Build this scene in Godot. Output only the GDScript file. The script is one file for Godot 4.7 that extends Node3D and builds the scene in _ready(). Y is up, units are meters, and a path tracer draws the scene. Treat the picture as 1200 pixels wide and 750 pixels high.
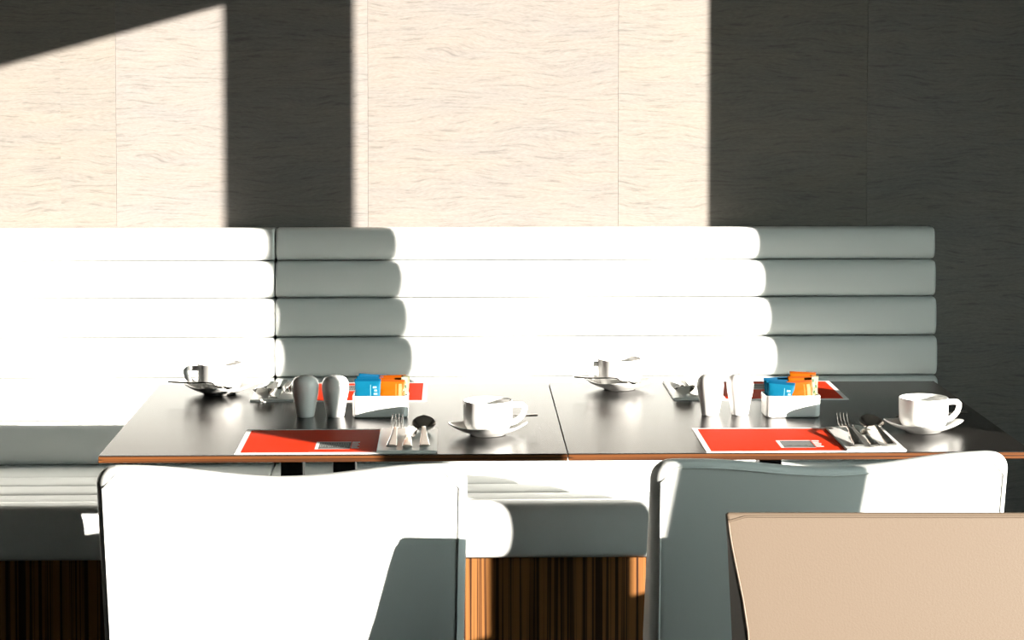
extends Node3D

# World: x right, y up, the banquette wall at z = -5.35, the camera near the origin. Metres.

const WALL_Z := -5.35
const TABLE_Y := 0.74
const RIGHT_X := 2.6          # inner face of the window wall
const ROOM_H := 2.9

var M := {}
var taken := {}


# ---------------------------------------------------------------- mesh building
class Shape:
	var v := PackedVector3Array()
	var uv := PackedVector2Array()
	var tri := PackedInt32Array()
	var grp := PackedInt32Array()
	var own := PackedVector3Array()    # normals that are known exactly; zero where they follow from the faces

	func patch(pv: PackedVector3Array, puv: PackedVector2Array, pt: PackedInt32Array, pg: PackedInt32Array, pn := PackedVector3Array()) -> void:
		# adds one closed piece; turns it so that its faces look outwards (Godot: clockwise)
		var c := Vector3.ZERO
		for p in pv:
			c += p
		c /= float(pv.size())
		var vol := 0.0
		for i in range(0, pt.size(), 3):
			vol += (pv[pt[i]] - c).dot((pv[pt[i + 1]] - c).cross(pv[pt[i + 2]] - c))
		var flip := vol > 0.0
		var o := v.size()
		v.append_array(pv)
		uv.append_array(puv)
		if pn.is_empty():
			pn.resize(pv.size())
		own.append_array(pn)
		for i in range(0, pt.size(), 3):
			tri.append(o + pt[i])
			tri.append(o + (pt[i + 2] if flip else pt[i + 1]))
			tri.append(o + (pt[i + 1] if flip else pt[i + 2]))
		grp.append_array(pg)

	func loft(rings: Array, cap0 := true, cap1 := true, round_caps := false, g := 0) -> void:
		var n: int = rings[0].size()
		var m := rings.size()
		var pv := PackedVector3Array()
		var puv := PackedVector2Array()
		var pt := PackedInt32Array()
		var pg := PackedInt32Array()
		for i in m:
			for j in n + 1:
				pv.append(rings[i][j % n])
				puv.append(Vector2(float(j) / n, float(i) / maxf(1.0, m - 1)))
		for i in m - 1:
			for j in n:
				var a := i * (n + 1) + j
				var b := a + n + 1
				pt.append_array([a, a + 1, b, a + 1, b + 1, b])
				pg.append(g)
				pg.append(g)
		for e in 2:
			if (e == 0 and not cap0) or (e == 1 and not cap1):
				continue
			var r: PackedVector3Array = rings[0] if e == 0 else rings[m - 1]
			var c := Vector3.ZERO
			for p in r:
				c += p
			c /= float(n)
			var o := pv.size()
			pv.append(c)
			puv.append(Vector2(0.5, float(e)))
			for j in n:
				pv.append(r[j])
				puv.append(Vector2(float(j) / n, float(e)))
			for j in n:
				var k := (j + 1) % n
				if e == 0:
					pt.append_array([o, o + 1 + k, o + 1 + j])
				else:
					pt.append_array([o, o + 1 + j, o + 1 + k])
				pg.append(g if round_caps else g + 1 + e)
		patch(pv, puv, pt, pg)

	func lathe(profile: Array, seg := 32, at := Vector3.ZERO) -> void:
		var rings := []
		for p: Vector2 in profile:
			var r := PackedVector3Array()
			for j in seg:
				var a := TAU * j / seg
				r.append(at + Vector3(cos(a) * p.x, p.y, sin(a) * p.x))
			rings.append(r)
		loft(rings, profile[0].x > 0.0005, profile[-1].x > 0.0005, true)

	func tube(path: Array, rx, ry, up := Vector3.UP, seg := 8) -> void:
		# rx across (side), ry along the up hint; numbers or arrays
		var rings := []
		var n := path.size()
		for i in n:
			var t: Vector3 = (path[mini(i + 1, n - 1)] - path[maxi(i - 1, 0)]).normalized()
			var s := t.cross(up).normalized()
			var u := s.cross(t).normalized()
			var a: float = rx[i] if rx is Array else rx
			var b: float = ry[i] if ry is Array else ry
			var r := PackedVector3Array()
			for j in seg:
				var q := TAU * j / seg
				r.append(path[i] + s * cos(q) * a + u * sin(q) * b)
			rings.append(r)
		loft(rings, true, true, false)

	func box(c: Vector3, s: Vector3, r := 0.004, n := 2, turn := Basis.IDENTITY) -> void:
		# box with rounded edges: the points of a cube's faces pushed onto the rounded hull
		var h := s * 0.5
		var pn := PackedVector3Array()
		r = minf(r, minf(h.x, minf(h.y, h.z)) * 0.999)
		var pv := PackedVector3Array()
		var puv := PackedVector2Array()
		var pt := PackedInt32Array()
		var pg := PackedInt32Array()
		for f in 6:
			var ax := f / 2
			var sg := 1.0 if f % 2 == 0 else -1.0
			var ua := (ax + 1) % 3
			var va := (ax + 2) % 3
			var o := pv.size()
			var us := []
			var vs := []
			for k in n + 1:
				us.append(-h[ua] + r * k / n)
				vs.append(-h[va] + r * k / n)
			for k in n + 1:
				us.append(h[ua] - r + r * k / n)
				vs.append(h[va] - r + r * k / n)
			var w := us.size()
			for u: float in us:
				for q: float in vs:
					var p := Vector3.ZERO
					p[ax] = sg * h[ax]
					p[ua] = u
					p[va] = q
					var inner := p.clamp(-(h - Vector3.ONE * r), h - Vector3.ONE * r)
					var face := Vector3.ZERO
					face[ax] = sg
					if r > 0.00001:
						face = (p - inner).normalized()
						p = inner + face * r
					pn.append(turn * face)
					pv.append(c + turn * p)
					puv.append(Vector2(u / s[ua] + 0.5, q / s[va] + 0.5))
			for i in w - 1:
				for j in w - 1:
					var a := o + i * w + j
					var b := a + w
					if sg > 0:
						pt.append_array([a, a + 1, b, a + 1, b + 1, b])
					else:
						pt.append_array([a, b, a + 1, a + 1, b, b + 1])
					pg.append(0)
					pg.append(0)
		patch(pv, puv, pt, pg, pn)

	func planar(u_axis: Vector3, v_axis: Vector3, offset := Vector2.ZERO) -> void:
		for i in v.size():
			uv[i] = Vector2(v[i].dot(u_axis), v[i].dot(v_axis)) + offset

	func mesh() -> ArrayMesh:
		# smooth normals, weighted by area, within each smoothing group
		var sum := {}
		var keys := []
		for i in range(0, tri.size(), 3):
			var a := v[tri[i]]
			var n := (v[tri[i + 2]] - a).cross(v[tri[i + 1]] - a)
			for k in 3:
				var p := v[tri[i + k]] * 100000.0
				var key := Vector4i(roundi(p.x), roundi(p.y), roundi(p.z), grp[i / 3])
				keys.append(key)
				sum[key] = sum.get(key, Vector3.ZERO) + n
		var pv := PackedVector3Array()
		var pn := PackedVector3Array()
		var pu := PackedVector2Array()
		for i in tri.size():
			pv.append(v[tri[i]])
			pu.append(uv[tri[i]])
			var o := own[tri[i]]
			var n: Vector3 = o if o != Vector3.ZERO else sum[keys[i]].normalized()
			pn.append(n if n != Vector3.ZERO else Vector3.UP)
		var arrays := []
		arrays.resize(Mesh.ARRAY_MAX)
		arrays[Mesh.ARRAY_VERTEX] = pv
		arrays[Mesh.ARRAY_NORMAL] = pn
		arrays[Mesh.ARRAY_TEX_UV] = pu
		var m := ArrayMesh.new()
		m.add_surface_from_arrays(Mesh.PRIMITIVE_TRIANGLES, arrays)
		return m


func rrect(w: float, d: float, r: float, seg := 5) -> PackedVector2Array:
	# rounded rectangle, counter-clockwise
	var out := PackedVector2Array()
	r = minf(r, minf(w, d) * 0.4999)
	for q in 4:
		var c := Vector2((w / 2 - r) * (1 if q == 0 or q == 3 else -1), (d / 2 - r) * (1 if q < 2 else -1))
		for k in seg + 1:
			var a := PI / 2 * (q + float(k) / seg)
			out.append(c + Vector2(cos(a), sin(a)) * r)
	return out


func ring_xz(flat: PackedVector2Array, y: float) -> PackedVector3Array:
	var r := PackedVector3Array()
	for p in flat:
		r.append(Vector3(p.x, y, p.y))
	return r


# ---------------------------------------------------------------- nodes
func numbered(called: String) -> String:
	var k: int = taken.get(called, 0)
	taken[called] = k + 1
	return called if k == 0 else "%s_%03d" % [called, k]


func put(called: String, what, mat: Material, parent: Node = self) -> MeshInstance3D:
	var o := MeshInstance3D.new()
	o.name = numbered(called) if parent == self else called
	o.mesh = what.mesh() if what is Shape else what
	o.set_surface_override_material(0, mat)
	parent.add_child(o, true)
	return o


func tag(o: Node3D, label: String, category: String, group := "") -> void:
	o.set_meta("label", label)
	o.set_meta("category", category)
	if group:
		o.set_meta("group", group)


func thing(called: String, at: Vector3, turn := 0.0) -> Node3D:
	var o := Node3D.new()
	o.name = numbered(called)
	add_child(o)
	o.position = at
	o.rotation.y = turn
	return o


func again(o: Node3D, called: String, at: Vector3, turn := 0.0) -> Node3D:
	var c: Node3D = o.duplicate()
	c.name = numbered(called)
	add_child(c)
	c.position = at
	c.rotation = Vector3(0, turn, 0)
	return c


func structure(called: String, what, mat: Material) -> MeshInstance3D:
	var o := put(called, what, mat)
	o.set_meta("kind", "structure")
	return o


# ---------------------------------------------------------------- materials
func plain(r: float, g: float, b: float, rough: float, spec := 0.5) -> StandardMaterial3D:
	# colours are given as linear reflectances
	var m := StandardMaterial3D.new()
	m.albedo_color = Color(r, g, b).linear_to_srgb()
	m.roughness = rough
	m.metallic_specular = spec
	return m


func noise(freq: float, octaves: int, s: int) -> FastNoiseLite:
	var n := FastNoiseLite.new()
	n.seed = s
	n.frequency = freq
	n.fractal_octaves = octaves
	n.noise_type = FastNoiseLite.TYPE_SIMPLEX_SMOOTH
	return n


func lin(r: float, g: float, b: float) -> Color:
	return Color(r, g, b).linear_to_srgb()


func make_materials() -> void:
	# wall veneer: fine horizontal grain with darker flecks
	var size := 1024
	var im := Image.create(size, size, false, Image.FORMAT_RGB8)
	var hi := Image.create(size, size, false, Image.FORMAT_RGB8)
	var n1 := noise(1.0, 4, 11)
	var n2 := noise(1.0, 2, 12)
	var n3 := noise(1.0, 3, 13)
	for y in size:
		for x in size:
			var fx := x / float(size)
			var fy := y / float(size)
			var warp := n3.get_noise_2d(fx * 2.5, fy * 6.0) * 0.02
			var a := n1.get_noise_2d(fx * 9.0, (fy + warp) * 150.0)
			var b := n2.get_noise_2d(fx * 60.0, (fy + warp) * 420.0)
			var c := n3.get_noise_2d(fx * 3.0 + 40.0, fy * 14.0)
			var k := 1.0 + a * 0.13 + b * 0.13 + c * 0.08
			var fleck := clampf((-a - 0.34) * 5.0, 0.0, 1.0)
			k *= 1.0 - 0.18 * fleck
			im.set_pixel(x, y, lin(0.182 * k, 0.167 * k * (1.0 - 0.03 * c), 0.155 * k * (1.0 - 0.07 * c)))
			var q := clampf(0.5 + a * 0.4 + b * 0.3, 0.0, 1.0)
			hi.set_pixel(x, y, Color(q, q, q))
	var veneer := ImageTexture.create_from_image(im)
	var veneer_h := ImageTexture.create_from_image(hi)
	for k in 3:
		var m := plain(1, 1, 1, 0.6, 0.3)
		m.albedo_color = [Color(1, 1, 1), Color(0.975, 0.97, 0.965), Color(0.99, 0.985, 0.97)][k]
		m.albedo_texture = veneer
		m.heightmap_enabled = true
		m.heightmap_texture = veneer_h
		m.heightmap_scale = 0.03
		M["veneer%d" % k] = m
	# striped zebra wood, stripes run along v
	var zb := Image.create(1024, 128, false, Image.FORMAT_RGB8)
	var z1 := noise(1.0, 3, 21)
	var z2 := noise(1.0, 2, 22)
	for y in 128:
		for x in 1024:
			var fx := x / 1024.0
			var fy := y / 128.0
			var s := z1.get_noise_2d(fx * 42.0, fy * 0.5) + 0.45 * z2.get_noise_2d(fx * 170.0, fy * 1.6)
			var k := smoothstep(-0.28, 0.16, s)
			zb.set_pixel(x, y, lin(lerpf(0.030, 0.205, k), lerpf(0.011, 0.085, k), lerpf(0.005, 0.026, k)))
	M.zebra = plain(1, 1, 1, 0.4, 0.35)
	M.zebra.albedo_texture = ImageTexture.create_from_image(zb)
	M.edge_wood = plain(0.62, 0.50, 0.42, 0.45, 0.3)
	M.edge_wood.albedo_texture = M.zebra.albedo_texture
	# leather
	var ln := NoiseTexture2D.new()
	ln.width = 512
	ln.height = 512
	ln.seamless = true
	ln.noise = noise(0.09, 3, 31)
	M.white_leather = leather(0.73, 0.745, 0.73, 0.42, ln)
	M.chair_leather = leather(0.64, 0.655, 0.64, 0.42, ln)
	M.tan_leather = leather(0.110, 0.081, 0.058, 0.5, ln)
	M.dark_thread = plain(0.05, 0.055, 0.05, 0.8)
	# table
	M.table_top = plain(0.012, 0.0105, 0.0095, 0.27, 0.5)
	M.black_metal = plain(0.008, 0.009, 0.011, 0.45, 0.3)
	M.china = plain(0.82, 0.81, 0.79, 0.12, 0.5)
	M.paper = plain(0.74, 0.73, 0.71, 0.27, 0.5)
	M.steel = plain(0.66, 0.65, 0.62, 0.16)
	M.steel.metallic = 1.0
	M.mat_print = plain(1, 1, 1, 0.6, 0.1)
	M.mat_print.albedo_texture = mat_print()
	M.mat_print.texture_repeat = false
	M.blue_sachet = sachet_print(0)
	M.orange_sachet = sachet_print(1)
	M.green_sachet = sachet_print(2)
	# room shell
	M.plaster = plain(0.09, 0.09, 0.085, 0.9, 0.2)
	M.ceiling = plain(0.22, 0.22, 0.21, 0.9, 0.2)
	M.floor = plain(0.016, 0.014, 0.012, 0.5, 0.3)
	M.frame = plain(0.05, 0.05, 0.05, 0.5)
	M.dark_wood = plain(0.02, 0.013, 0.009, 0.45)
	M.glass = plain(0.9, 0.95, 0.93, 0.02)
	M.glass.transparency = BaseMaterial3D.TRANSPARENCY_ALPHA
	M.glass.albedo_color.a = 0.05


func leather(r: float, g: float, b: float, rough: float, tex: Texture2D) -> StandardMaterial3D:
	var m := plain(r, g, b, rough, 0.4)
	m.heightmap_enabled = true
	m.heightmap_texture = tex
	m.heightmap_scale = 0.008
	m.uv1_triplanar = true
	m.uv1_world_triplanar = true
	m.uv1_scale = Vector3(5, 5, 5)
	return m


func mat_print() -> ImageTexture:
	# 2 px per mm: 344 x 235 mm; row 0 is the far edge
	var w := 688
	var h := 470
	var im := Image.create(w, h, false, Image.FORMAT_RGB8)
	var white := lin(0.78, 0.76, 0.74)
	im.fill(white)
	im.fill_rect(Rect2i(18, 18, w - 36, h - 36), lin(0.62, 0.038, 0.010))
	# emblem: grey block with a white outline, fine strokes and white bars at its right end
	im.fill_rect(Rect2i(268, 254, 150, 142), white)
	im.fill_rect(Rect2i(280, 264, 110, 128), lin(0.10, 0.105, 0.10))
	for k in 17:
		im.fill_rect(Rect2i(284 + k * 6, 272 + (k * 7) % 13, 2, 84 - (k * 5) % 23), lin(0.40, 0.41, 0.40))
	for k in 3:
		im.fill_rect(Rect2i(284, 372 + k * 6, 100 - k * 17, 2), lin(0.5, 0.5, 0.5))
	im.fill_rect(Rect2i(390, 250, 34, 150), lin(0.62, 0.038, 0.010))
	for k in 5:
		im.fill_rect(Rect2i(393, 256 + k * 27, 27 - (k % 2) * 5, 17), white)
	# thin printed line along the near edge
	im.fill_rect(Rect2i(250, 440, 380, 4), lin(0.7, 0.35, 0.28))
	return ImageTexture.create_from_image(im)


func sachet_print(kind: int) -> StandardMaterial3D:
	var w := 100
	var h := 140
	var im := Image.create(w, h, false, Image.FORMAT_RGB8)
	var base: Color = [lin(0.002, 0.095, 0.17), lin(0.23, 0.062, 0.0), lin(0.20, 0.20, 0.13)][kind]
	im.fill(base)
	if kind == 0:
		im.fill_rect(Rect2i(0, 0, w, 10), lin(0.0, 0.05, 0.11))
		for k in 7:
			im.fill_rect(Rect2i(70 + (k * 5) % 7, 30 + k * 13, 14 - (k * 3) % 6, 8), lin(0.22, 0.36, 0.40))
		im.fill_rect(Rect2i(60, 24, 3, 100), lin(0.12, 0.26, 0.32))
	elif kind == 1:
		im.fill_rect(Rect2i(0, 0, w, 8), lin(0.19, 0.036, 0.0))
		im.fill_rect(Rect2i(64, 16, 5, 110), lin(0.28, 0.12, 0.02))
		im.fill_rect(Rect2i(76, 16, 12, 110), lin(0.30, 0.18, 0.08))
	else:
		for k in 6:
			im.fill_rect(Rect2i(8 + (k * 37) % 60, 8 + k * 22, 22, 12), lin(0.01, 0.05, 0.012))
			im.fill_rect(Rect2i(50 - (k * 23) % 44, 18 + k * 21, 12, 9), lin(0.15, 0.12, 0.01))
	var m := plain(0.82, 0.82, 0.82, 0.45, 0.2)
	m.albedo_texture = ImageTexture.create_from_image(im)
	m.texture_repeat = false
	return m


# ---------------------------------------------------------------- setting
func build_camera_and_light() -> void:
	var cam := Camera3D.new()
	cam.name = "camera"
	add_child(cam)
	cam.position = Vector3(0, 1.45, 0)
	cam.rotation_degrees = Vector3(-2.5, -1.5, 0)
	# focal length 2600 px in a 1200 x 750 frame; the frame is the lower part of a taller picture
	var near := 0.1
	cam.projection = Camera3D.PROJECTION_FRUSTUM
	cam.near = near
	cam.far = 100.0
	cam.size = 750.0 / 2600.0 * near
	cam.frustum_offset = Vector2(0, -216.5 / 2600.0 * near)
	cam.current = true

	var sky := ProceduralSkyMaterial.new()
	sky.sky_top_color = Color(0.62, 0.70, 0.70)
	sky.sky_horizon_color = Color(0.84, 0.88, 0.83)
	sky.ground_horizon_color = Color(0.45, 0.48, 0.46)
	sky.ground_bottom_color = Color(0.25, 0.27, 0.25)
	sky.sun_angle_max = 1.0
	var env := Environment.new()
	env.background_mode = Environment.BG_SKY
	env.sky = Sky.new()
	env.sky.sky_material = sky
	env.background_energy_multiplier = 11.5
	env.tonemap_mode = Environment.TONE_MAPPER_LINEAR
	env.tonemap_exposure = 1.2
	env.sdfgi_enabled = true
	env.ssao_enabled = true
	env.ssil_enabled = true
	var we := WorldEnvironment.new()
	we.name = "environment"
	we.environment = env
	add_child(we)

	# low sun through the windows on the right: per metre towards the wall it goes 1.1 m left and 0.305 m down
	var sun := DirectionalLight3D.new()
	sun.name = "sun"
	add_child(sun)
	sun.look_at_from_position(Vector3.ZERO, Vector3(-1.1, -0.305, -1.0))
	sun.light_energy = 7.6
	sun.light_color = Color(1.0, 0.97, 0.925)
	sun.light_angular_distance = 0.25
	sun.shadow_enabled = true


func build_room() -> void:
	var s: Shape
	# floor, ceiling, walls with thickness
	s = Shape.new()
	s.box(Vector3(-0.7, -0.1, -1.2), Vector3(7.2, 0.2, 9.0), 0.0, 1)
	structure("floor", s, M.floor)
	s = Shape.new()
	s.box(Vector3(-0.7, ROOM_H + 0.1, -1.2), Vector3(7.2, 0.2, 9.0), 0.0, 1)
	structure("ceiling", s, M.ceiling)
	s = Shape.new()
	s.box(Vector3(-4.1, ROOM_H / 2, -1.2), Vector3(0.2, ROOM_H, 8.6), 0.0, 1)
	structure("wall_left", s, M.plaster)
	s = Shape.new()
	s.box(Vector3(-0.7, ROOM_H / 2, 3.1), Vector3(7.0, ROOM_H, 0.2), 0.0, 1)
	structure("wall_front", s, M.plaster)
	# back wall: solid core and veneer panels with open joints
	s = Shape.new()
	s.box(Vector3(-0.7, ROOM_H / 2, WALL_Z - 0.112), Vector3(7.0, ROOM_H, 0.2), 0.0, 1)
	var back := structure("wall_back", s, M.dark_wood)
	var seams := [-4.0]
	var q := 0.397 - 0.6045 * 7
	while q < RIGHT_X - 0.1:
		if q > -3.95:
			seams.append(q)
		q += 0.6045
	seams.append(RIGHT_X)
	for k in seams.size() - 1:
		var a: float = seams[k] + 0.0002
		var b: float = seams[k + 1] - 0.0002
		s = Shape.new()
		s.box(Vector3((a + b) / 2, ROOM_H / 2, WALL_Z - 0.006), Vector3(b - a, ROOM_H - 0.002, 0.012), 0.0005, 1)
		s.planar(Vector3(0.9, 0, 0), Vector3(0, -0.9, 0), Vector2(k * 0.37, k * 0.23))
		put("panel", s, M["veneer%d" % (k % 3)], back)
	# window wall on the right: piers, sill wall and header round tall openings
	var t := 0.1
	var lag := t / 1.1
	var top := 2.43
	var sill := 0.85
	var holes := [[-3.545, -2.769], [-2.482, -1.577], [-1.285, -0.45]]   # where light enters at the inner face, z
	s = Shape.new()
	var z0 := WALL_Z - 0.012
	for k in holes.size():
		var za: float = holes[k][0]
		s.box(Vector3(RIGHT_X + t / 2, ROOM_H / 2, (z0 + za) / 2), Vector3(t, ROOM_H, za - z0), 0.0, 1)
		z0 = holes[k][1] + lag
		var mid := (za + z0) / 2
		s.box(Vector3(RIGHT_X + t / 2, sill / 2, mid), Vector3(t, sill, z0 - za), 0.0, 1)
		s.box(Vector3(RIGHT_X + t / 2, (top + ROOM_H) / 2, mid), Vector3(t, ROOM_H - top, z0 - za), 0.0, 1)
	s.box(Vector3(RIGHT_X + t / 2, ROOM_H / 2, (z0 + 3.2) / 2), Vector3(t, ROOM_H, 3.2 - z0), 0.0, 1)
	structure("wall_right", s, M.plaster)
	for k in holes.size():
		var za: float = holes[k][0]
		var zb: float = holes[k][1] + lag
		var flat := QuadMesh.new()
		flat.size = Vector2(zb - za, top - sill)
		var w := Node3D.new()
		w.name = "window_%d" % (k + 1)
		add_child(w)
		w.set_meta("kind", "structure")
		w.position = Vector3(RIGHT_X + 0.09, (sill + top) / 2, (za + zb) / 2)
		w.rotation.y = -PI / 2
		put("pane", flat, M.glass, w)


# ---------------------------------------------------------------- banquette
func roll_section(front: float, back: float, y0: float, y1: float, bulge: float, top_round := false) -> PackedVector2Array:
	# outline in (z, y): puffed towards +z; front is the z of its crown
	var out := PackedVector2Array()
	var n := 12
	var h := (y1 - y0) / 2
	var c := (y0 + y1) / 2
	for k in n + 1:
		var a := -PI / 2 + PI * k / n
		out.append(Vector2(front - bulge + bulge * pow(cos(a), 0.6) if absf(cos(a)) > 0.001 else front - bulge, c + h * sin(a)))
	if top_round:
		for k in 5:
			var f := (k + 1) / 5.0
			out.append(Vector2(lerpf(front - bulge, back, f), y1 - 0.006 * f * f))
	else:
		out.append(Vector2(back, y1))
	out.append(Vector2(back, y0))
	return out


func bar_along_x(s: Shape, sec: PackedVector2Array, x0: float, x1: float, r: float) -> void:
	var c := Vector2.ZERO
	for p in sec:
		c += p
	c /= float(sec.size())
	var rings := []
	var xs := []
	for k in 5:
		xs.append([x0 + r * (1 - cos(PI / 2 * k / 4.0)), r * (1 - sin(PI / 2 * k / 4.0))])
	for k in 5:
		xs.append([x1 - r * (1 - cos(PI / 2 * (4 - k) / 4.0)), r * (1 - sin(PI / 2 * (4 - k) / 4.0))])
	for e in xs:
		var ring := PackedVector3Array()
		for p in sec:
			var d := p - c
			var q := c + d * maxf(0.2, 1.0 - e[1] / maxf(d.length(), 0.001))
			ring.append(Vector3(e[0], q.y, q.x))
		rings.append(ring)
	s.loft(rings, true, true, true)


func banquette(x0: float, x1: float, label: String) -> void:
	var b := thing("banquette", Vector3((x0 + x1) / 2, 0, -5.0))
	tag(b, label, "bench", "white banquettes along the wall")
	var a0 := x0 - b.position.x + 0.0012
	var a1 := x1 - b.position.x - 0.0012
	var o := 5.0
	var edge := [1.000, 0.922, 0.834, 0.742, 0.648, 0.548, 0.446]
	for k in 6:
		var s := Shape.new()
		var crown := o - 5.251 + 0.0115 * k
		bar_along_x(s, roll_section(crown, o - 5.346, edge[k + 1] + 0.0006, edge[k] - 0.0006, 0.025, k == 0), a0, a1, 0.007)
		put("back_roll", s, M.white_leather, b)
	# seat: low rolls lying front to back, a fatter one down the front edge
	var zs := [5.30, 5.09, 4.99, 4.89, 4.795]
	for k in 4:
		var s := Shape.new()
		var sec := PackedVector2Array()
		var za: float = -zs[k] + o + 0.0006
		var zb: float = -zs[k + 1] + o - 0.0006
		for j in 11:
			var a := PI - PI * j / 10.0
			sec.append(Vector2((za + zb) / 2 + (zb - za) / 2 * cos(a), 0.433 + 0.014 * pow(maxf(sin(a), 0.0), 0.7)))
		sec.append(Vector2(zb, 0.34))
		sec.append(Vector2(za, 0.34))
		bar_along_x(s, sec, a0, a1, 0.006)
		put("seat_roll", s, M.white_leather, b)
	var f := Shape.new()
	bar_along_x(f, roll_section(o - 4.738, o - 4.794, 0.324, 0.447, 0.04), a0, a1, 0.008)
	put("front_roll", f, M.white_leather, b)
	var p := Shape.new()
	p.box(Vector3((a0 + a1) / 2, 0.192, o - 5.06), Vector3(a1 - a0 - 0.01, 0.262, 0.56), 0.002, 1)
	p.planar(Vector3(1.6, 0, 0), Vector3(0, 0.6, 0.6))
	put("plinth", p, M.zebra, b)
	var t := Shape.new()
	t.box(Vector3((a0 + a1) / 2, 0.03, o - 5.10), Vector3(a1 - a0 - 0.04, 0.06, 0.48), 0.001, 1)
	put("toe_kick", t, M.black_metal, b)


# ---------------------------------------------------------------- table
func table(x0: float, x1: float, z_front: float, z_back: float, label: String) -> void:
	var c := Vector3((x0 + x1) / 2, 0, -(z_front + z_back) / 2)
	var t := thing("dining_table", c)
	tag(t, label, "table", "dark dining tables pushed together")
	var w := x1 - x0
	var d := z_back - z_front
	var th := 0.0125
	var s := Shape.new()
	s.box(Vector3(0, TABLE_Y - 0.001, 0), Vector3(w - 0.001, 0.002, d - 0.001), 0.0006, 1)
	put("table_top", s, M.table_top, t)
	s = Shape.new()
	s.box(Vector3(0, TABLE_Y - 0.002 - (th - 0.002) / 2, 0), Vector3(w, th - 0.002, d), 0.0007, 1)
	s.planar(Vector3(0, 14.0, 0), Vector3(1.2, 0, 1.2))
	put("edge_band", s, M.edge_wood, t)
	s = Shape.new()
	s.box(Vector3(0, TABLE_Y - th - 0.01, 0), Vector3(w * 0.55, 0.02, d * 0.6), 0.003, 1)
	put("support_plate", s, M.black_metal, t)
	for sx in [-0.098, 0.0]:
		s = Shape.new()
		s.box(Vector3(sx, 0.37, 0), Vector3(0.042, 0.70, 0.06), 0.004, 1)
		put("column", s, M.black_metal, t)
	s = Shape.new()
	s.box(Vector3(0, 0.012, 0), Vector3(0.46, 0.024, 0.46), 0.006, 2)
	put("foot", s, M.black_metal, t)


# ---------------------------------------------------------------- chairs
# local axes: the chair faces -z, its back is at +z; floor at y = 0
func chair(at: Vector3, turn: float, tan_one: bool, top: float, label: String, group: String) -> Node3D:
	var c := thing("dining_chair", at, turn)
	tag(c, label, "chair", group)
	var mat: Material = M.tan_leather if tan_one else M.chair_leather
	var w := 0.568
	var low := 0.33
	var dip := 0.016 if not tan_one else 0.0
	var corner := 0.030 if not tan_one else 0.003
	var lean := 0.155 if not tan_one else 0.03
	var s := Shape.new()
	var heights := [0.0, 0.002, 0.005, 0.009, 0.014, 0.020, 0.027, 0.035, 0.05, 0.075, 0.11, 0.16, 0.22, 0.29, 0.36, top - low]
	var rings := []
	for hd: float in heights:
		rings.push_front(chair_ring(hd, top, w, dip, corner, lean, tan_one))
	var ridge := PackedVector3Array()      # the two faces meet along the top
	for j in rings[-1].size():
		var p: Vector3 = rings[-1][j]
		ridge.append(Vector3(p.x, p.y + 0.0004, chair_rear(p.x, 0.0, lean, tan_one) - chair_thick(0.0, tan_one) / 2))
	rings.append(ridge)
	s.loft(rings, true, false, true)
	var back := put("backrest", s, mat, c)
	# welt round the outer panel
	for face in ([1] if not tan_one else [1, -1]):
		var path := []
		var inset := 0.012 if not tan_one else 0.003
		var hs := [0.40, 0.33, 0.26, 0.20, 0.15, 0.11, 0.08, 0.06, 0.045, 0.036]
		for hd: float in hs:
			path.append(welt_point(-w / 2 + inset, hd, top, w, dip, lean, tan_one, face))
		if tan_one:
			for hd: float in [0.028, 0.018, 0.012]:
				hs.append(hd)
				path.append(welt_point(-w / 2 + inset, hd, top, w, dip, lean, tan_one, face))
		var nx := 24
		for k in nx + 1:
			var u := -1.0 + 2.0 * k / nx
			var x := u * (w / 2 - inset)
			var from_end := (1.0 - absf(u)) * (w / 2 - inset)
			var rr := 0.024 if not tan_one else 0.006
			var hd := 0.010 if not tan_one else 0.004
			if from_end < rr:
				hd += rr - sqrt(maxf(0.0, rr * rr - (rr - from_end) * (rr - from_end)))
			path.append(welt_point(x, hd, top, w, dip, lean, tan_one, face))
		hs.reverse()
		for hd: float in hs:
			path.append(welt_point(w / 2 - inset, hd, top, w, dip, lean, tan_one, face))
		var p := Shape.new()
		p.tube(path, 0.0016, 0.0016, Vector3(0.02, 0.03, 1).normalized(), 6)
		put("piping", p, mat, back)
	# seat, frame, legs
	s = Shape.new()
	var seat_rings := []
	for e in [[0.335, -0.012], [0.342, 0.0], [0.405, 0.0], [0.419, -0.006], [0.425, -0.016]]:
		var r := rrect(w - 0.11 + e[1] * 2.0, 0.38 + e[1] * 2.0, 0.035)
		var ring := PackedVector3Array()
		for q in r:
			ring.append(Vector3(q.x, e[0], q.y - 0.01))
		seat_rings.append(ring)
	s.loft(seat_rings, true, true, false)
	put("seat", s, mat, c)
	s = Shape.new()
	s.box(Vector3(0, 0.322, -0.01), Vector3(w - 0.15, 0.03, 0.34), 0.003, 1)
	put("seat_frame", s, M.dark_wood, c)
	for sx in [-1, 1]:
		for sz in [-1, 1]:
			s = Shape.new()
			var lr := []
			for e in [[0.0, 0.026, 1.0], [0.31, 0.042, 0.0]]:
				lr.append(ring_xz(rrect(e[1], e[1], 0.004, 2), e[0]))
				for j in lr[-1].size():
					lr[-1][j] += Vector3(sx * (0.18 + 0.012 * e[2]), 0, -0.01 + sz * (0.14 + 0.02 * e[2]))
			s.loft(lr, true, true)
			put("leg", s, M.dark_wood, c)
	return c


func chair_thick(hd: float, tan_one: bool) -> float:
	if tan_one:
		return lerpf(0.010, 0.06, clampf(hd / 0.2, 0.0, 1.0))
	return lerpf(0.036, 0.085, clampf(hd / 0.3, 0.0, 1.0))


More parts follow.
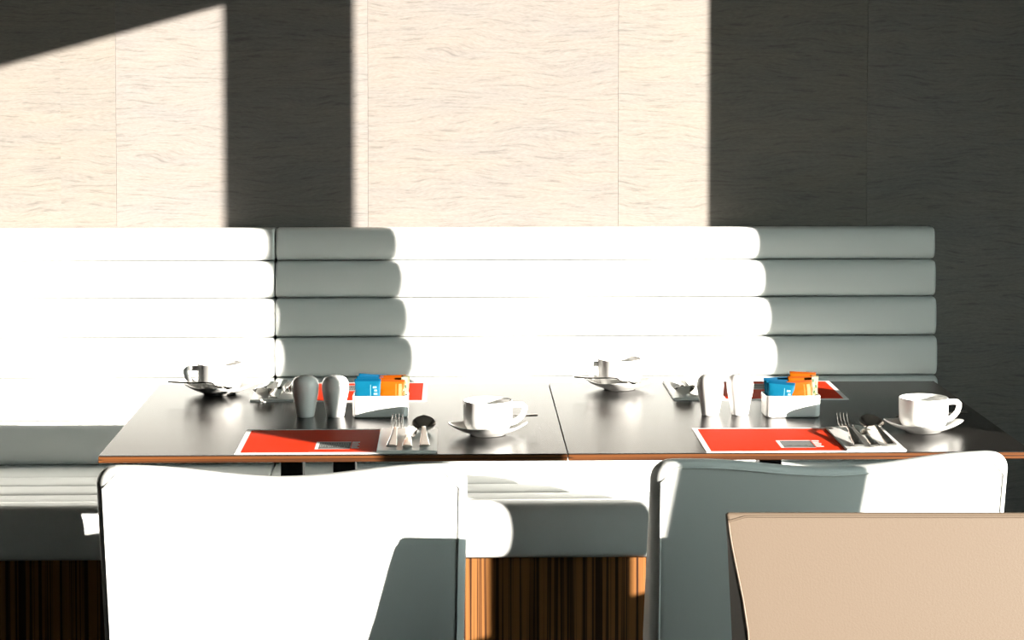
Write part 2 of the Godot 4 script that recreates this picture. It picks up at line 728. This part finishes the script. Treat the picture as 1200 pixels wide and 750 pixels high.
func chair_saddle(x: float, w: float, dip: float) -> float:
	var u := clampf(absf(x) / (w / 2) * 1.28, 0.0, 1.0)
	return -dip * 0.5 * (1.0 + cos(PI * u))


# z of the rear (outer) face at a point
func chair_rear(x: float, hd: float, lean: float, tan_one: bool) -> float:
	return 0.235 - lean * hd - (0.0 if tan_one else 0.016 * pow(x / 0.27, 2.0))


func chair_ring(hd: float, top: float, w: float, dip: float, corner: float, lean: float, tan_one: bool) -> PackedVector3Array:
	var th := chair_thick(hd, tan_one)
	var r := 0.009 if not tan_one else 0.004
	var cut := 0.0
	if hd < corner:
		cut = corner - sqrt(maxf(0.0, corner * corner - (corner - hd) * (corner - hd)))
	var pinch := 0.0
	if hd < r:
		pinch = r - sqrt(maxf(0.0, r * r - (r - hd) * (r - hd)))
	var taper := 0.02 * hd if not tan_one else 0.05 * hd
	var ww := w - 2.0 * minf(cut, w) - 2.0 * taper
	var tt := maxf(th - 2.0 * pinch, 0.006)
	var flat := rrect_dense(ww, tt, minf(0.02 if not tan_one else 0.006, tt * 0.49), 22)
	var ring := PackedVector3Array()
	for q in flat:
		var y := top - hd + chair_saddle(q.x, w, dip) * clampf(1.0 - hd / 0.3, 0.0, 1.0)
		var front := 0.5 - q.y / tt if tan_one else 0.0    # the padded front is narrower than the rear panel
		var narrow := 1.0 - front * 0.06 * smoothstep(0.0, 0.16, hd)
		ring.append(Vector3(q.x * narrow, y, chair_rear(q.x, hd, lean, tan_one) - th / 2 + q.y))
	return ring


func welt_point(x: float, hd: float, top: float, w: float, dip: float, lean: float, tan_one: bool, face: int) -> Vector3:
	var taper := 1.0 - (0.04 if not tan_one else 0.1) * hd / w
	var y := top - hd + chair_saddle(x, w, dip) * clampf(1.0 - hd / 0.3, 0.0, 1.0)
	var z := chair_rear(x, hd, lean, tan_one)
	if face < 0:
		z -= chair_thick(hd, tan_one)
		taper *= 1.0 - 0.06 * smoothstep(0.0, 0.16, hd)
	return Vector3(x * taper, y, z + face * 0.0004)


func rrect_dense(w: float, d: float, r: float, n: int) -> PackedVector2Array:
	# rounded rectangle whose long sides are divided n times
	var out := PackedVector2Array()
	for q in 4:
		var c := Vector2((w / 2 - r) * (1 if q == 0 or q == 3 else -1), (d / 2 - r) * (1 if q < 2 else -1))
		for k in 6:
			var a := PI / 2 * (q + k / 5.0)
			out.append(c + Vector2(cos(a), sin(a)) * r)
		if q == 0 or q == 2:
			var s := 1.0 if q == 0 else -1.0
			for k in range(1, n):
				out.append(Vector2(s * lerpf(w / 2 - r, -(w / 2 - r), float(k) / n), s * d / 2))
	return out


# ---------------------------------------------------------------- tableware
func cup(at: Vector3, turn: float, label: String) -> void:
	var c := thing("coffee_cup", at, turn)
	tag(c, label, "cup", "white coffee cups")
	var s := Shape.new()
	s.lathe([Vector2(0.0, 0.002), Vector2(0.022, 0.002), Vector2(0.0235, 0.0), Vector2(0.0285, 0.0), Vector2(0.0295, 0.0015), Vector2(0.0350, 0.0036), Vector2(0.0395, 0.0080), Vector2(0.0424, 0.0140), Vector2(0.0437, 0.0220), Vector2(0.0441, 0.032),
		Vector2(0.0445, 0.0545), Vector2(0.0443, 0.0562), Vector2(0.0432, 0.057), Vector2(0.0420, 0.0562), Vector2(0.0413, 0.0540), Vector2(0.0410, 0.030), Vector2(0.0402, 0.019), Vector2(0.038, 0.0125), Vector2(0.033, 0.0085), Vector2(0.020, 0.0058), Vector2(0.0, 0.0055)], 48)
	put("bowl", s, M.china, c)
	# D-shaped handle: flat top bar, curved drop
	var h := Shape.new()
	var path := []
	for p in [[0.040, 0.0468], [0.049, 0.0472], [0.057, 0.0474], [0.0635, 0.0466], [0.0668, 0.0435], [0.0668, 0.0375], [0.0640, 0.0300], [0.0590, 0.0235], [0.0520, 0.0180], [0.0440, 0.0150], [0.0385, 0.0140]]:
		path.append(Vector3(p[0], p[1], 0))
	h.tube(path, 0.0052, 0.0033, Vector3(0, 0, 1), 10)
	put("handle", h, M.china, c)


func saucer(at: Vector3, turn: float, label: String) -> void:
	var s := Shape.new()
	var rings := []
	# [scale of the outline, height, how square]
	var prof := [[0.30, 0.0, 0.0], [0.53, 0.0, 0.0], [0.55, 0.0022, 0.0], [0.70, 0.0058, 0.5], [0.88, 0.0105, 1.0], [0.985, 0.0150, 1.0], [1.0, 0.0166, 1.0], [0.985, 0.0174, 1.0], [0.955, 0.0166, 1.0], [0.86, 0.0128, 1.0], [0.70, 0.0086, 0.6], [0.56, 0.0070, 0.2], [0.40, 0.0064, 0.0], [0.38, 0.0052, 0.0], [0.02, 0.0050, 0.0]]
	for p in prof:
		var ring := PackedVector3Array()
		for j in 64:
			var a := TAU * j / 64.0
			var n := 2.0 + 2.4 * float(p[2])
			var rad: float = 0.0595 * pow(pow(absf(cos(a)), n) + pow(absf(sin(a)), n), -1.0 / n)
			# corners sweep up a little
			var lift: float = 0.055 * maxf(0.0, rad - 0.0595) * p[2] * p[0] * 7.0
			ring.append(Vector3(cos(a) * rad * p[0], p[1] + lift, sin(a) * rad * p[0]))
		rings.append(ring)
	s.loft(rings, true, true, true)
	var o := put("saucer", s, M.china)
	o.position = at
	o.rotation.y = turn
	tag(o, label, "saucer", "white saucers")


# cutlery lies along -z: handle end at z = 0, working end at z = -length
func spoon_shape(length: float, bowl_w: float, bowl_l: float, handle_w: float, rise: float) -> Shape:
	var s := Shape.new()
	var neck := length - bowl_l
	var rings := []
	var prof := [[0.0, handle_w * 0.94, 0.0006, 0.0036], [0.0015, handle_w, 0.0010, 0.0042], [0.25, handle_w * 0.86, 0.0026, 0.0038], [0.55, handle_w * 0.60, 0.0062, 0.0034], [0.8, handle_w * 0.42, 0.0098, 0.0034], [0.94, handle_w * 0.37, 0.0108, 0.0036], [1.0, handle_w * 0.45, 0.0098, 0.0030]]
	for p in prof:
		rings.append(flat_ring(-p[0] * neck, p[1], p[2], p[3], 0.0))
	for k in 17:
		var f := (k + 1) / 18.0
		var e := 2.0 * pow(f, 0.88) - 1.0
		var bw := bowl_w * maxf(sqrt(maxf(0.0, 1.0 - e * e)), 0.2 * (1.0 - f))
		var depth := 0.30 * bowl_w * sin(PI * minf(1.0, f * 1.02))
		rings.append(flat_ring(-neck - f * bowl_l, bw, lerpf(0.0098, rise, f * f), 0.0016, depth))
	rings.append(flat_ring(-length, bowl_w * 0.12, rise, 0.0014, 0.0))
	s.loft(rings, true, true, false)
	return s


func flat_ring(z: float, w: float, y: float, th: float, depth: float) -> PackedVector3Array:
	# flattened section: upper side then lower side; depth hollows it out
	var r := PackedVector3Array()
	for k in 9:
		var u := -1.0 + 2.0 * k / 8.0
		r.append(Vector3(u * w / 2, y + th * (0.5 + 0.5 * sqrt(maxf(0.0, 1.0 - u * u * 0.8))) - depth * (1.0 - u * u), z))
	for k in 9:
		var u := 1.0 - 2.0 * k / 8.0
		r.append(Vector3(u * w / 2, y + th * 0.25 * u * u - depth * (1.0 - u * u) * 1.02, z))
	return r


func fork(at: Vector3, turn: float, label: String) -> void:
	var f := thing("fork", at, turn)
	tag(f, label, "fork", "steel forks")
	var s := Shape.new()
	var rings := []
	for p in [[0.0, 0.0175, 0.0006, 0.0036], [0.0015, 0.0185, 0.0010, 0.0042], [0.035, 0.0160, 0.0026, 0.0038], [0.075, 0.0112, 0.0062, 0.0034], [0.108, 0.0078, 0.0098, 0.0034], [0.125, 0.0074, 0.0104, 0.0034], [0.136, 0.0120, 0.0094, 0.0028], [0.146, 0.0205, 0.0076, 0.0022], [0.153, 0.0225, 0.0066, 0.0020], [0.158, 0.0228, 0.0064, 0.0019]]:
		rings.append(flat_ring(-p[0], p[1], p[2], p[3], 0.0))
	s.loft(rings, true, true, false)
	put("handle", s, M.steel, f)
	for k in 4:
		var t := Shape.new()
		var x := -0.0091 + 0.00607 * k
		t.tube([Vector3(x, 0.0073, -0.156), Vector3(x, 0.0078, -0.170), Vector3(x, 0.0125, -0.184), Vector3(x, 0.0205, -0.197), Vector3(x, 0.0245, -0.202)], [0.0019, 0.0018, 0.0016, 0.0012, 0.0006], [0.0011, 0.0011, 0.001, 0.0008, 0.0004], Vector3.UP, 6)
		put("tine", t, M.steel, f)


func knife(at: Vector3, turn: float, label: String) -> void:
	var f := thing("table_knife", at, turn)
	tag(f, label, "knife", "steel knives")
	var s := Shape.new()
	var rings := []
	for p in [[0.0, 0.0165, 0.0004, 0.0050], [0.0015, 0.0175, 0.0002, 0.0060], [0.04, 0.0158, 0.0002, 0.0066], [0.075, 0.0130, 0.0004, 0.0062], [0.092, 0.0118, 0.0008, 0.0050]]:
		rings.append(flat_ring(-p[0], p[1], p[2], p[3], 0.0))
	s.loft(rings, true, true, false)
	put("handle", s, M.steel, f)
	var b := Shape.new()
	var br := []
	for p in [[0.091, 0.0, 0.010], [0.102, 0.0012, 0.0165], [0.125, 0.002, 0.0195], [0.165, 0.002, 0.0195], [0.188, 0.001, 0.0170], [0.200, -0.002, 0.0095], [0.205, -0.005, 0.002]]:
		var ring := flat_ring(-p[0], p[2], 0.0016, 0.0016, 0.0)
		for j in ring.size():
			ring[j].x += p[1]
		br.append(ring)
	b.loft(br, true, true, false)
	put("blade", b, M.steel, f)


func spoon(called: String, shape_of: Shape, at: Vector3, turn: float, tilt: float, label: String, group: String) -> void:
	var o := put(called, shape_of, M.steel)
	o.position = at
	o.rotation = Vector3(tilt, turn, 0)
	tag(o, label, "spoon", group)


func placemat(at: Vector3, turn: float, label: String) -> void:
	var s := Shape.new()
	s.box(Vector3(0, 0.0006, 0), Vector3(0.344, 0.0012, 0.235), 0.0, 1)
	s.planar(Vector3(1.0 / 0.344, 0, 0), Vector3(0, 0, 1.0 / 0.235), Vector2(0.5, 0.5))
	var o := put("placemat", s, M.mat_print)
	o.position = at
	o.rotation.y = turn
	tag(o, label, "placemat", "red paper placemats")


func napkin(at: Vector3, turn: float, label: String) -> void:
	# folded paper: three leaves, the upper ones a little shorter
	var n := thing("paper_napkin", at, turn)
	tag(n, label, "napkin", "folded paper napkins")
	for k in 3:
		var s := Shape.new()
		var rings := []
		var w := 0.104 - 0.0016 * k
		var d := 0.226 - 0.002 * k
		for j in 7:
			var f := j / 6.0
			var z := lerpf(d / 2, -d / 2, f)
			var puff := 0.0007 * k * (1.0 + 0.7 * sin(f * 7.0 + k))
			rings.append(PackedVector3Array([Vector3(-w / 2, 0.0009 * k + 0.0001, z), Vector3(-w / 2, 0.0009 * k + 0.0008, z), Vector3(0, 0.0009 * k + 0.0008 + puff * 0.4, z), Vector3(w / 2, 0.0009 * k + 0.0008, z), Vector3(w / 2, 0.0009 * k + 0.0001, z)]))
		s.loft(rings, true, true, false, 0)
		put("leaf", s, M.paper, n)


func shaker(at: Vector3, label: String, holes: int) -> void:
	var t := thing("salt_shaker" if holes == 1 else "pepper_shaker", at)
	tag(t, label, "shaker", "white ceramic shakers")
	var s := Shape.new()
	s.lathe([Vector2(0.0, 0.0012), Vector2(0.0125, 0.0012), Vector2(0.0138, 0.0), Vector2(0.0158, 0.0004), Vector2(0.0168, 0.003), Vector2(0.0186, 0.014), Vector2(0.0212, 0.028), Vector2(0.0236, 0.040), Vector2(0.0251, 0.050), Vector2(0.0255, 0.057), Vector2(0.0249, 0.0635), Vector2(0.0230, 0.0690), Vector2(0.0196, 0.0733), Vector2(0.0145, 0.0762), Vector2(0.008, 0.0776), Vector2(0.0, 0.078)], 40)
	put("body", s, M.china, t)
	for k in holes:
		var h := Shape.new()
		var a := TAU * k / holes
		var p := Vector3(cos(a), 0, sin(a)) * (0.005 if holes > 1 else 0.0) + Vector3(0, 0.0776, 0)
		h.lathe([Vector2(0.0, -0.0004), Vector2(0.0011, -0.0004), Vector2(0.0011, 0.0005), Vector2(0.0, 0.0005)], 10, p)
		put("hole", h, M.black_metal, t)


func caddy(at: Vector3, turn: float, label: String) -> void:
	var s := Shape.new()
	var rings := []
	for p in [[0.0, -0.004], [0.0012, -0.0012], [0.004, 0.0], [0.0385, 0.0006], [0.0405, 0.0], [0.0412, -0.0012], [0.0405, -0.0026], [0.0385, -0.0032], [0.006, -0.0036], [0.004, -0.005]]:
		rings.append(ring_xz(rrect(0.104 + 2.0 * p[1], 0.066 + 2.0 * p[1], 0.013 + p[1]), p[0]))
	s.loft(rings, true, true, true)
	var o := put("sugar_caddy", s, M.china)
	o.position = at
	o.rotation.y = turn
	tag(o, label, "caddy", "white sugar caddies")


func sachet_shape(w: float, h: float, fat: float) -> Shape:
	# a filled paper sachet: pillow body between two flat crimped ends
	var s := Shape.new()
	var rings := []
	var n := 13
	for i in n:
		var f := float(i) / (n - 1)
		var body := pow(maxf(0.0, sin(PI * clampf((f - 0.07) / 0.86, 0.0, 1.0))), 0.6)
		var th := 0.0007 + fat * body
		var ww := w * (1.0 - 0.05 * body)
		var ring := PackedVector3Array()
		for j in 20:
			var a := TAU * j / 20.0
			var cx := signf(cos(a)) * pow(absf(cos(a)), 0.55)
			var crease := 1.0 + 0.25 * sin(a * 3.0 + i * 1.9) * body
			ring.append(Vector3(cx * ww / 2, f * h, sin(a) * th * crease))
		rings.append(ring)
	s.loft(rings, true, true, false)
	s.planar(Vector3(1.0 / w, 0, 0), Vector3(0, -1.0 / h, 0), Vector2(0.5, 1.0))
	return s


func sachet(called: String, mesh_: Mesh, mat: Material, at: Vector3, turn: float, lean: Vector2, label: String, group: String) -> void:
	var o := put(called, mesh_, mat)
	o.position = at
	o.basis = Basis(Vector3.UP, turn) * Basis(Vector3.BACK, lean.x) * Basis(Vector3.RIGHT, lean.y)
	tag(o, label, "sachet", group)


# ---------------------------------------------------------------- assembly
func _ready() -> void:
	build_camera_and_light()
	make_materials()
	build_room()
	banquette(-0.424, 1.150, "long white leather ribbed banquette behind both tables, ending before the dark wall")
	banquette(-2.6, -0.424, "white leather ribbed banquette left of the vertical seam, fully sunlit back")
	table(-0.606, 0.1938, 3.766, 4.552, "dark glossy dining table on the left, before the banquette's vertical seam")
	table(0.1952, 0.995, 3.766, 4.552, "dark glossy dining table on the right, before the unlit wall")
	chair(Vector3(-0.2635, 0, -3.34 - 0.235), 0.0, false, 0.799, "white leather chair at the left table, mostly sunlit", "white chairs at the tables")
	chair(Vector3(0.562, 0, -3.352 - 0.235), 0.105, false, 0.807, "white leather chair at the right table, partly hidden by the tan chair", "white chairs at the tables")
	chair(Vector3(0.358 + 0.284, 0, -2.955 + 0.235), PI - 0.03, true, 0.811, "tan leather chair in front, covering part of a white chair", "")
	set_tables()


func set_tables() -> void:
	var tea := spoon_shape(0.132, 0.028, 0.042, 0.0125, 0.011)
	var big := spoon_shape(0.200, 0.043, 0.062, 0.0185, 0.021)
	var y := TABLE_Y
	# one row per table: x shift of the setting, words that tell the tables apart
	var cups := [
		[Vector3(0.060, y, -3.955), true, "beside the cutlery, just left of the table joint", 0.85],
		[Vector3(-0.469, y, -4.425), false, "at the left table's far left corner", 0.72],
		[Vector3(0.848, y, -3.965), true, "at the right table's front, nearest the dark wall", 0.70],
		[Vector3(0.335, y, -4.465), false, "at the right table's back, right of the joint", 0.75],
	]
	for c in cups:
		var near: bool = c[1]
		saucer(c[0], c[3], "white china saucer " + c[2])
		cup(c[0] + Vector3(0, 0.0052, 0), 0.12 if near else PI + 0.15, "white coffee cup, handle turned %s, %s" % ["right" if near else "left", c[2]])
		if near:
			spoon("teaspoon", tea, c[0] + Vector3(0.092, 0.0225, -0.053), PI / 2, -0.12, "steel teaspoon behind the cup " + c[2], "teaspoons on saucers")
		else:
			spoon("teaspoon", tea, c[0] + Vector3(-0.096, 0.0300, 0.053), -PI / 2, -0.15, "steel teaspoon before the cup " + c[2], "teaspoons on saucers")
	var sets := [
		[Vector3(-0.2035, y, -3.8915), 0.0, "at the left table's front edge"],
		[Vector3(-0.2265, y, -4.436), PI, "behind the left table's shakers"],
		[Vector3(0.6045, y, -3.884), 0.0, "at the right table's front edge"],
		[Vector3(0.6040, y, -4.436), PI, "behind the right table's shakers"],
	]
	for e in sets:
		var b := Basis(Vector3.UP, e[1])
		placemat(e[0], e[1], "red placemat with white border " + e[2])
		napkin(e[0] + b * Vector3(0.122, 0.0013, 0.001), e[1], "folded white paper napkin " + e[2])
		var up := 0.0052
		fork(e[0] + b * Vector3(0.095, up, 0.092), e[1] - 0.03, "steel fork on the napkin " + e[2])
		knife(e[0] + b * Vector3(0.122, up, 0.098), e[1] - 0.02, "steel knife on the napkin " + e[2])
		spoon("table_spoon", big, e[0] + b * Vector3(0.152, up, 0.090), e[1] + 0.02, 0.0, "steel table spoon on the napkin " + e[2], "table spoons")
	for e in [[-0.2795, "left table, farther from the blue sachets", "left table, touching the caddy"], [0.4830, "right table, farther from the blue sachets", "right table, next to the caddy"]]:
		shaker(Vector3(e[0], y, -4.150), "white ceramic shaker on the " + e[1], 1)
		shaker(Vector3(e[0] + 0.0562, y, -4.150), "white ceramic shaker on the " + e[2], 3)
	var body := sachet_shape(0.050, 0.066, 0.0036).mesh()
	var slim := sachet_shape(0.015, 0.068, 0.0030).mesh()
	for e in [[Vector3(-0.1385, y, -4.163), 0.0, "left"], [Vector3(0.6340, y, -4.145), 0.03, "right"]]:
		var at: Vector3 = e[0]
		caddy(at, e[1], "white ceramic sugar caddy on the %s table" % e[2])
		var left: bool = e[2] == "left"
		var rows := ["front", "middle", "back"]
		for k in 3:
			var z := 0.016 - 0.015 * k
			var lift := 0.005 + 0.002 * k
			sachet("blue_sachet", body, M.blue_sachet, at + Vector3(-0.0235 + 0.001 * k, lift - (0.0 if left else 0.006), z), 0.10 * (k - 1), Vector2(0.02 - 0.05 * k if left else -0.08 + 0.05 * k, -0.10 - 0.02 * k), "blue sugar sachet, %s of three in the %s table's caddy" % [rows[k], e[2]], "blue sachets")
			sachet("orange_sachet", body, M.orange_sachet, at + Vector3(0.0195 + 0.002 * k, lift - (0.002 if left else 0.004 - 0.004 * k), z - 0.001), -0.06 * (k - 1), Vector2(-0.03 + 0.03 * k if left else 0.06 - 0.05 * k, -0.10 + 0.01 * k), "orange sugar sachet, %s of three in the %s table's caddy" % [rows[k], e[2]], "orange sachets")
		for k in 2:
			sachet("green_sachet", slim, M.green_sachet, at + Vector3(0.0415, 0.005, 0.010 - 0.022 * k), 0.5 - 0.9 * k, Vector2(-0.10 + 0.02 * k, -0.06), "slim pale sachet with green print, %s in the %s table's caddy" % [["nearer one", "farther one"][k], e[2]], "slim green printed sachets")
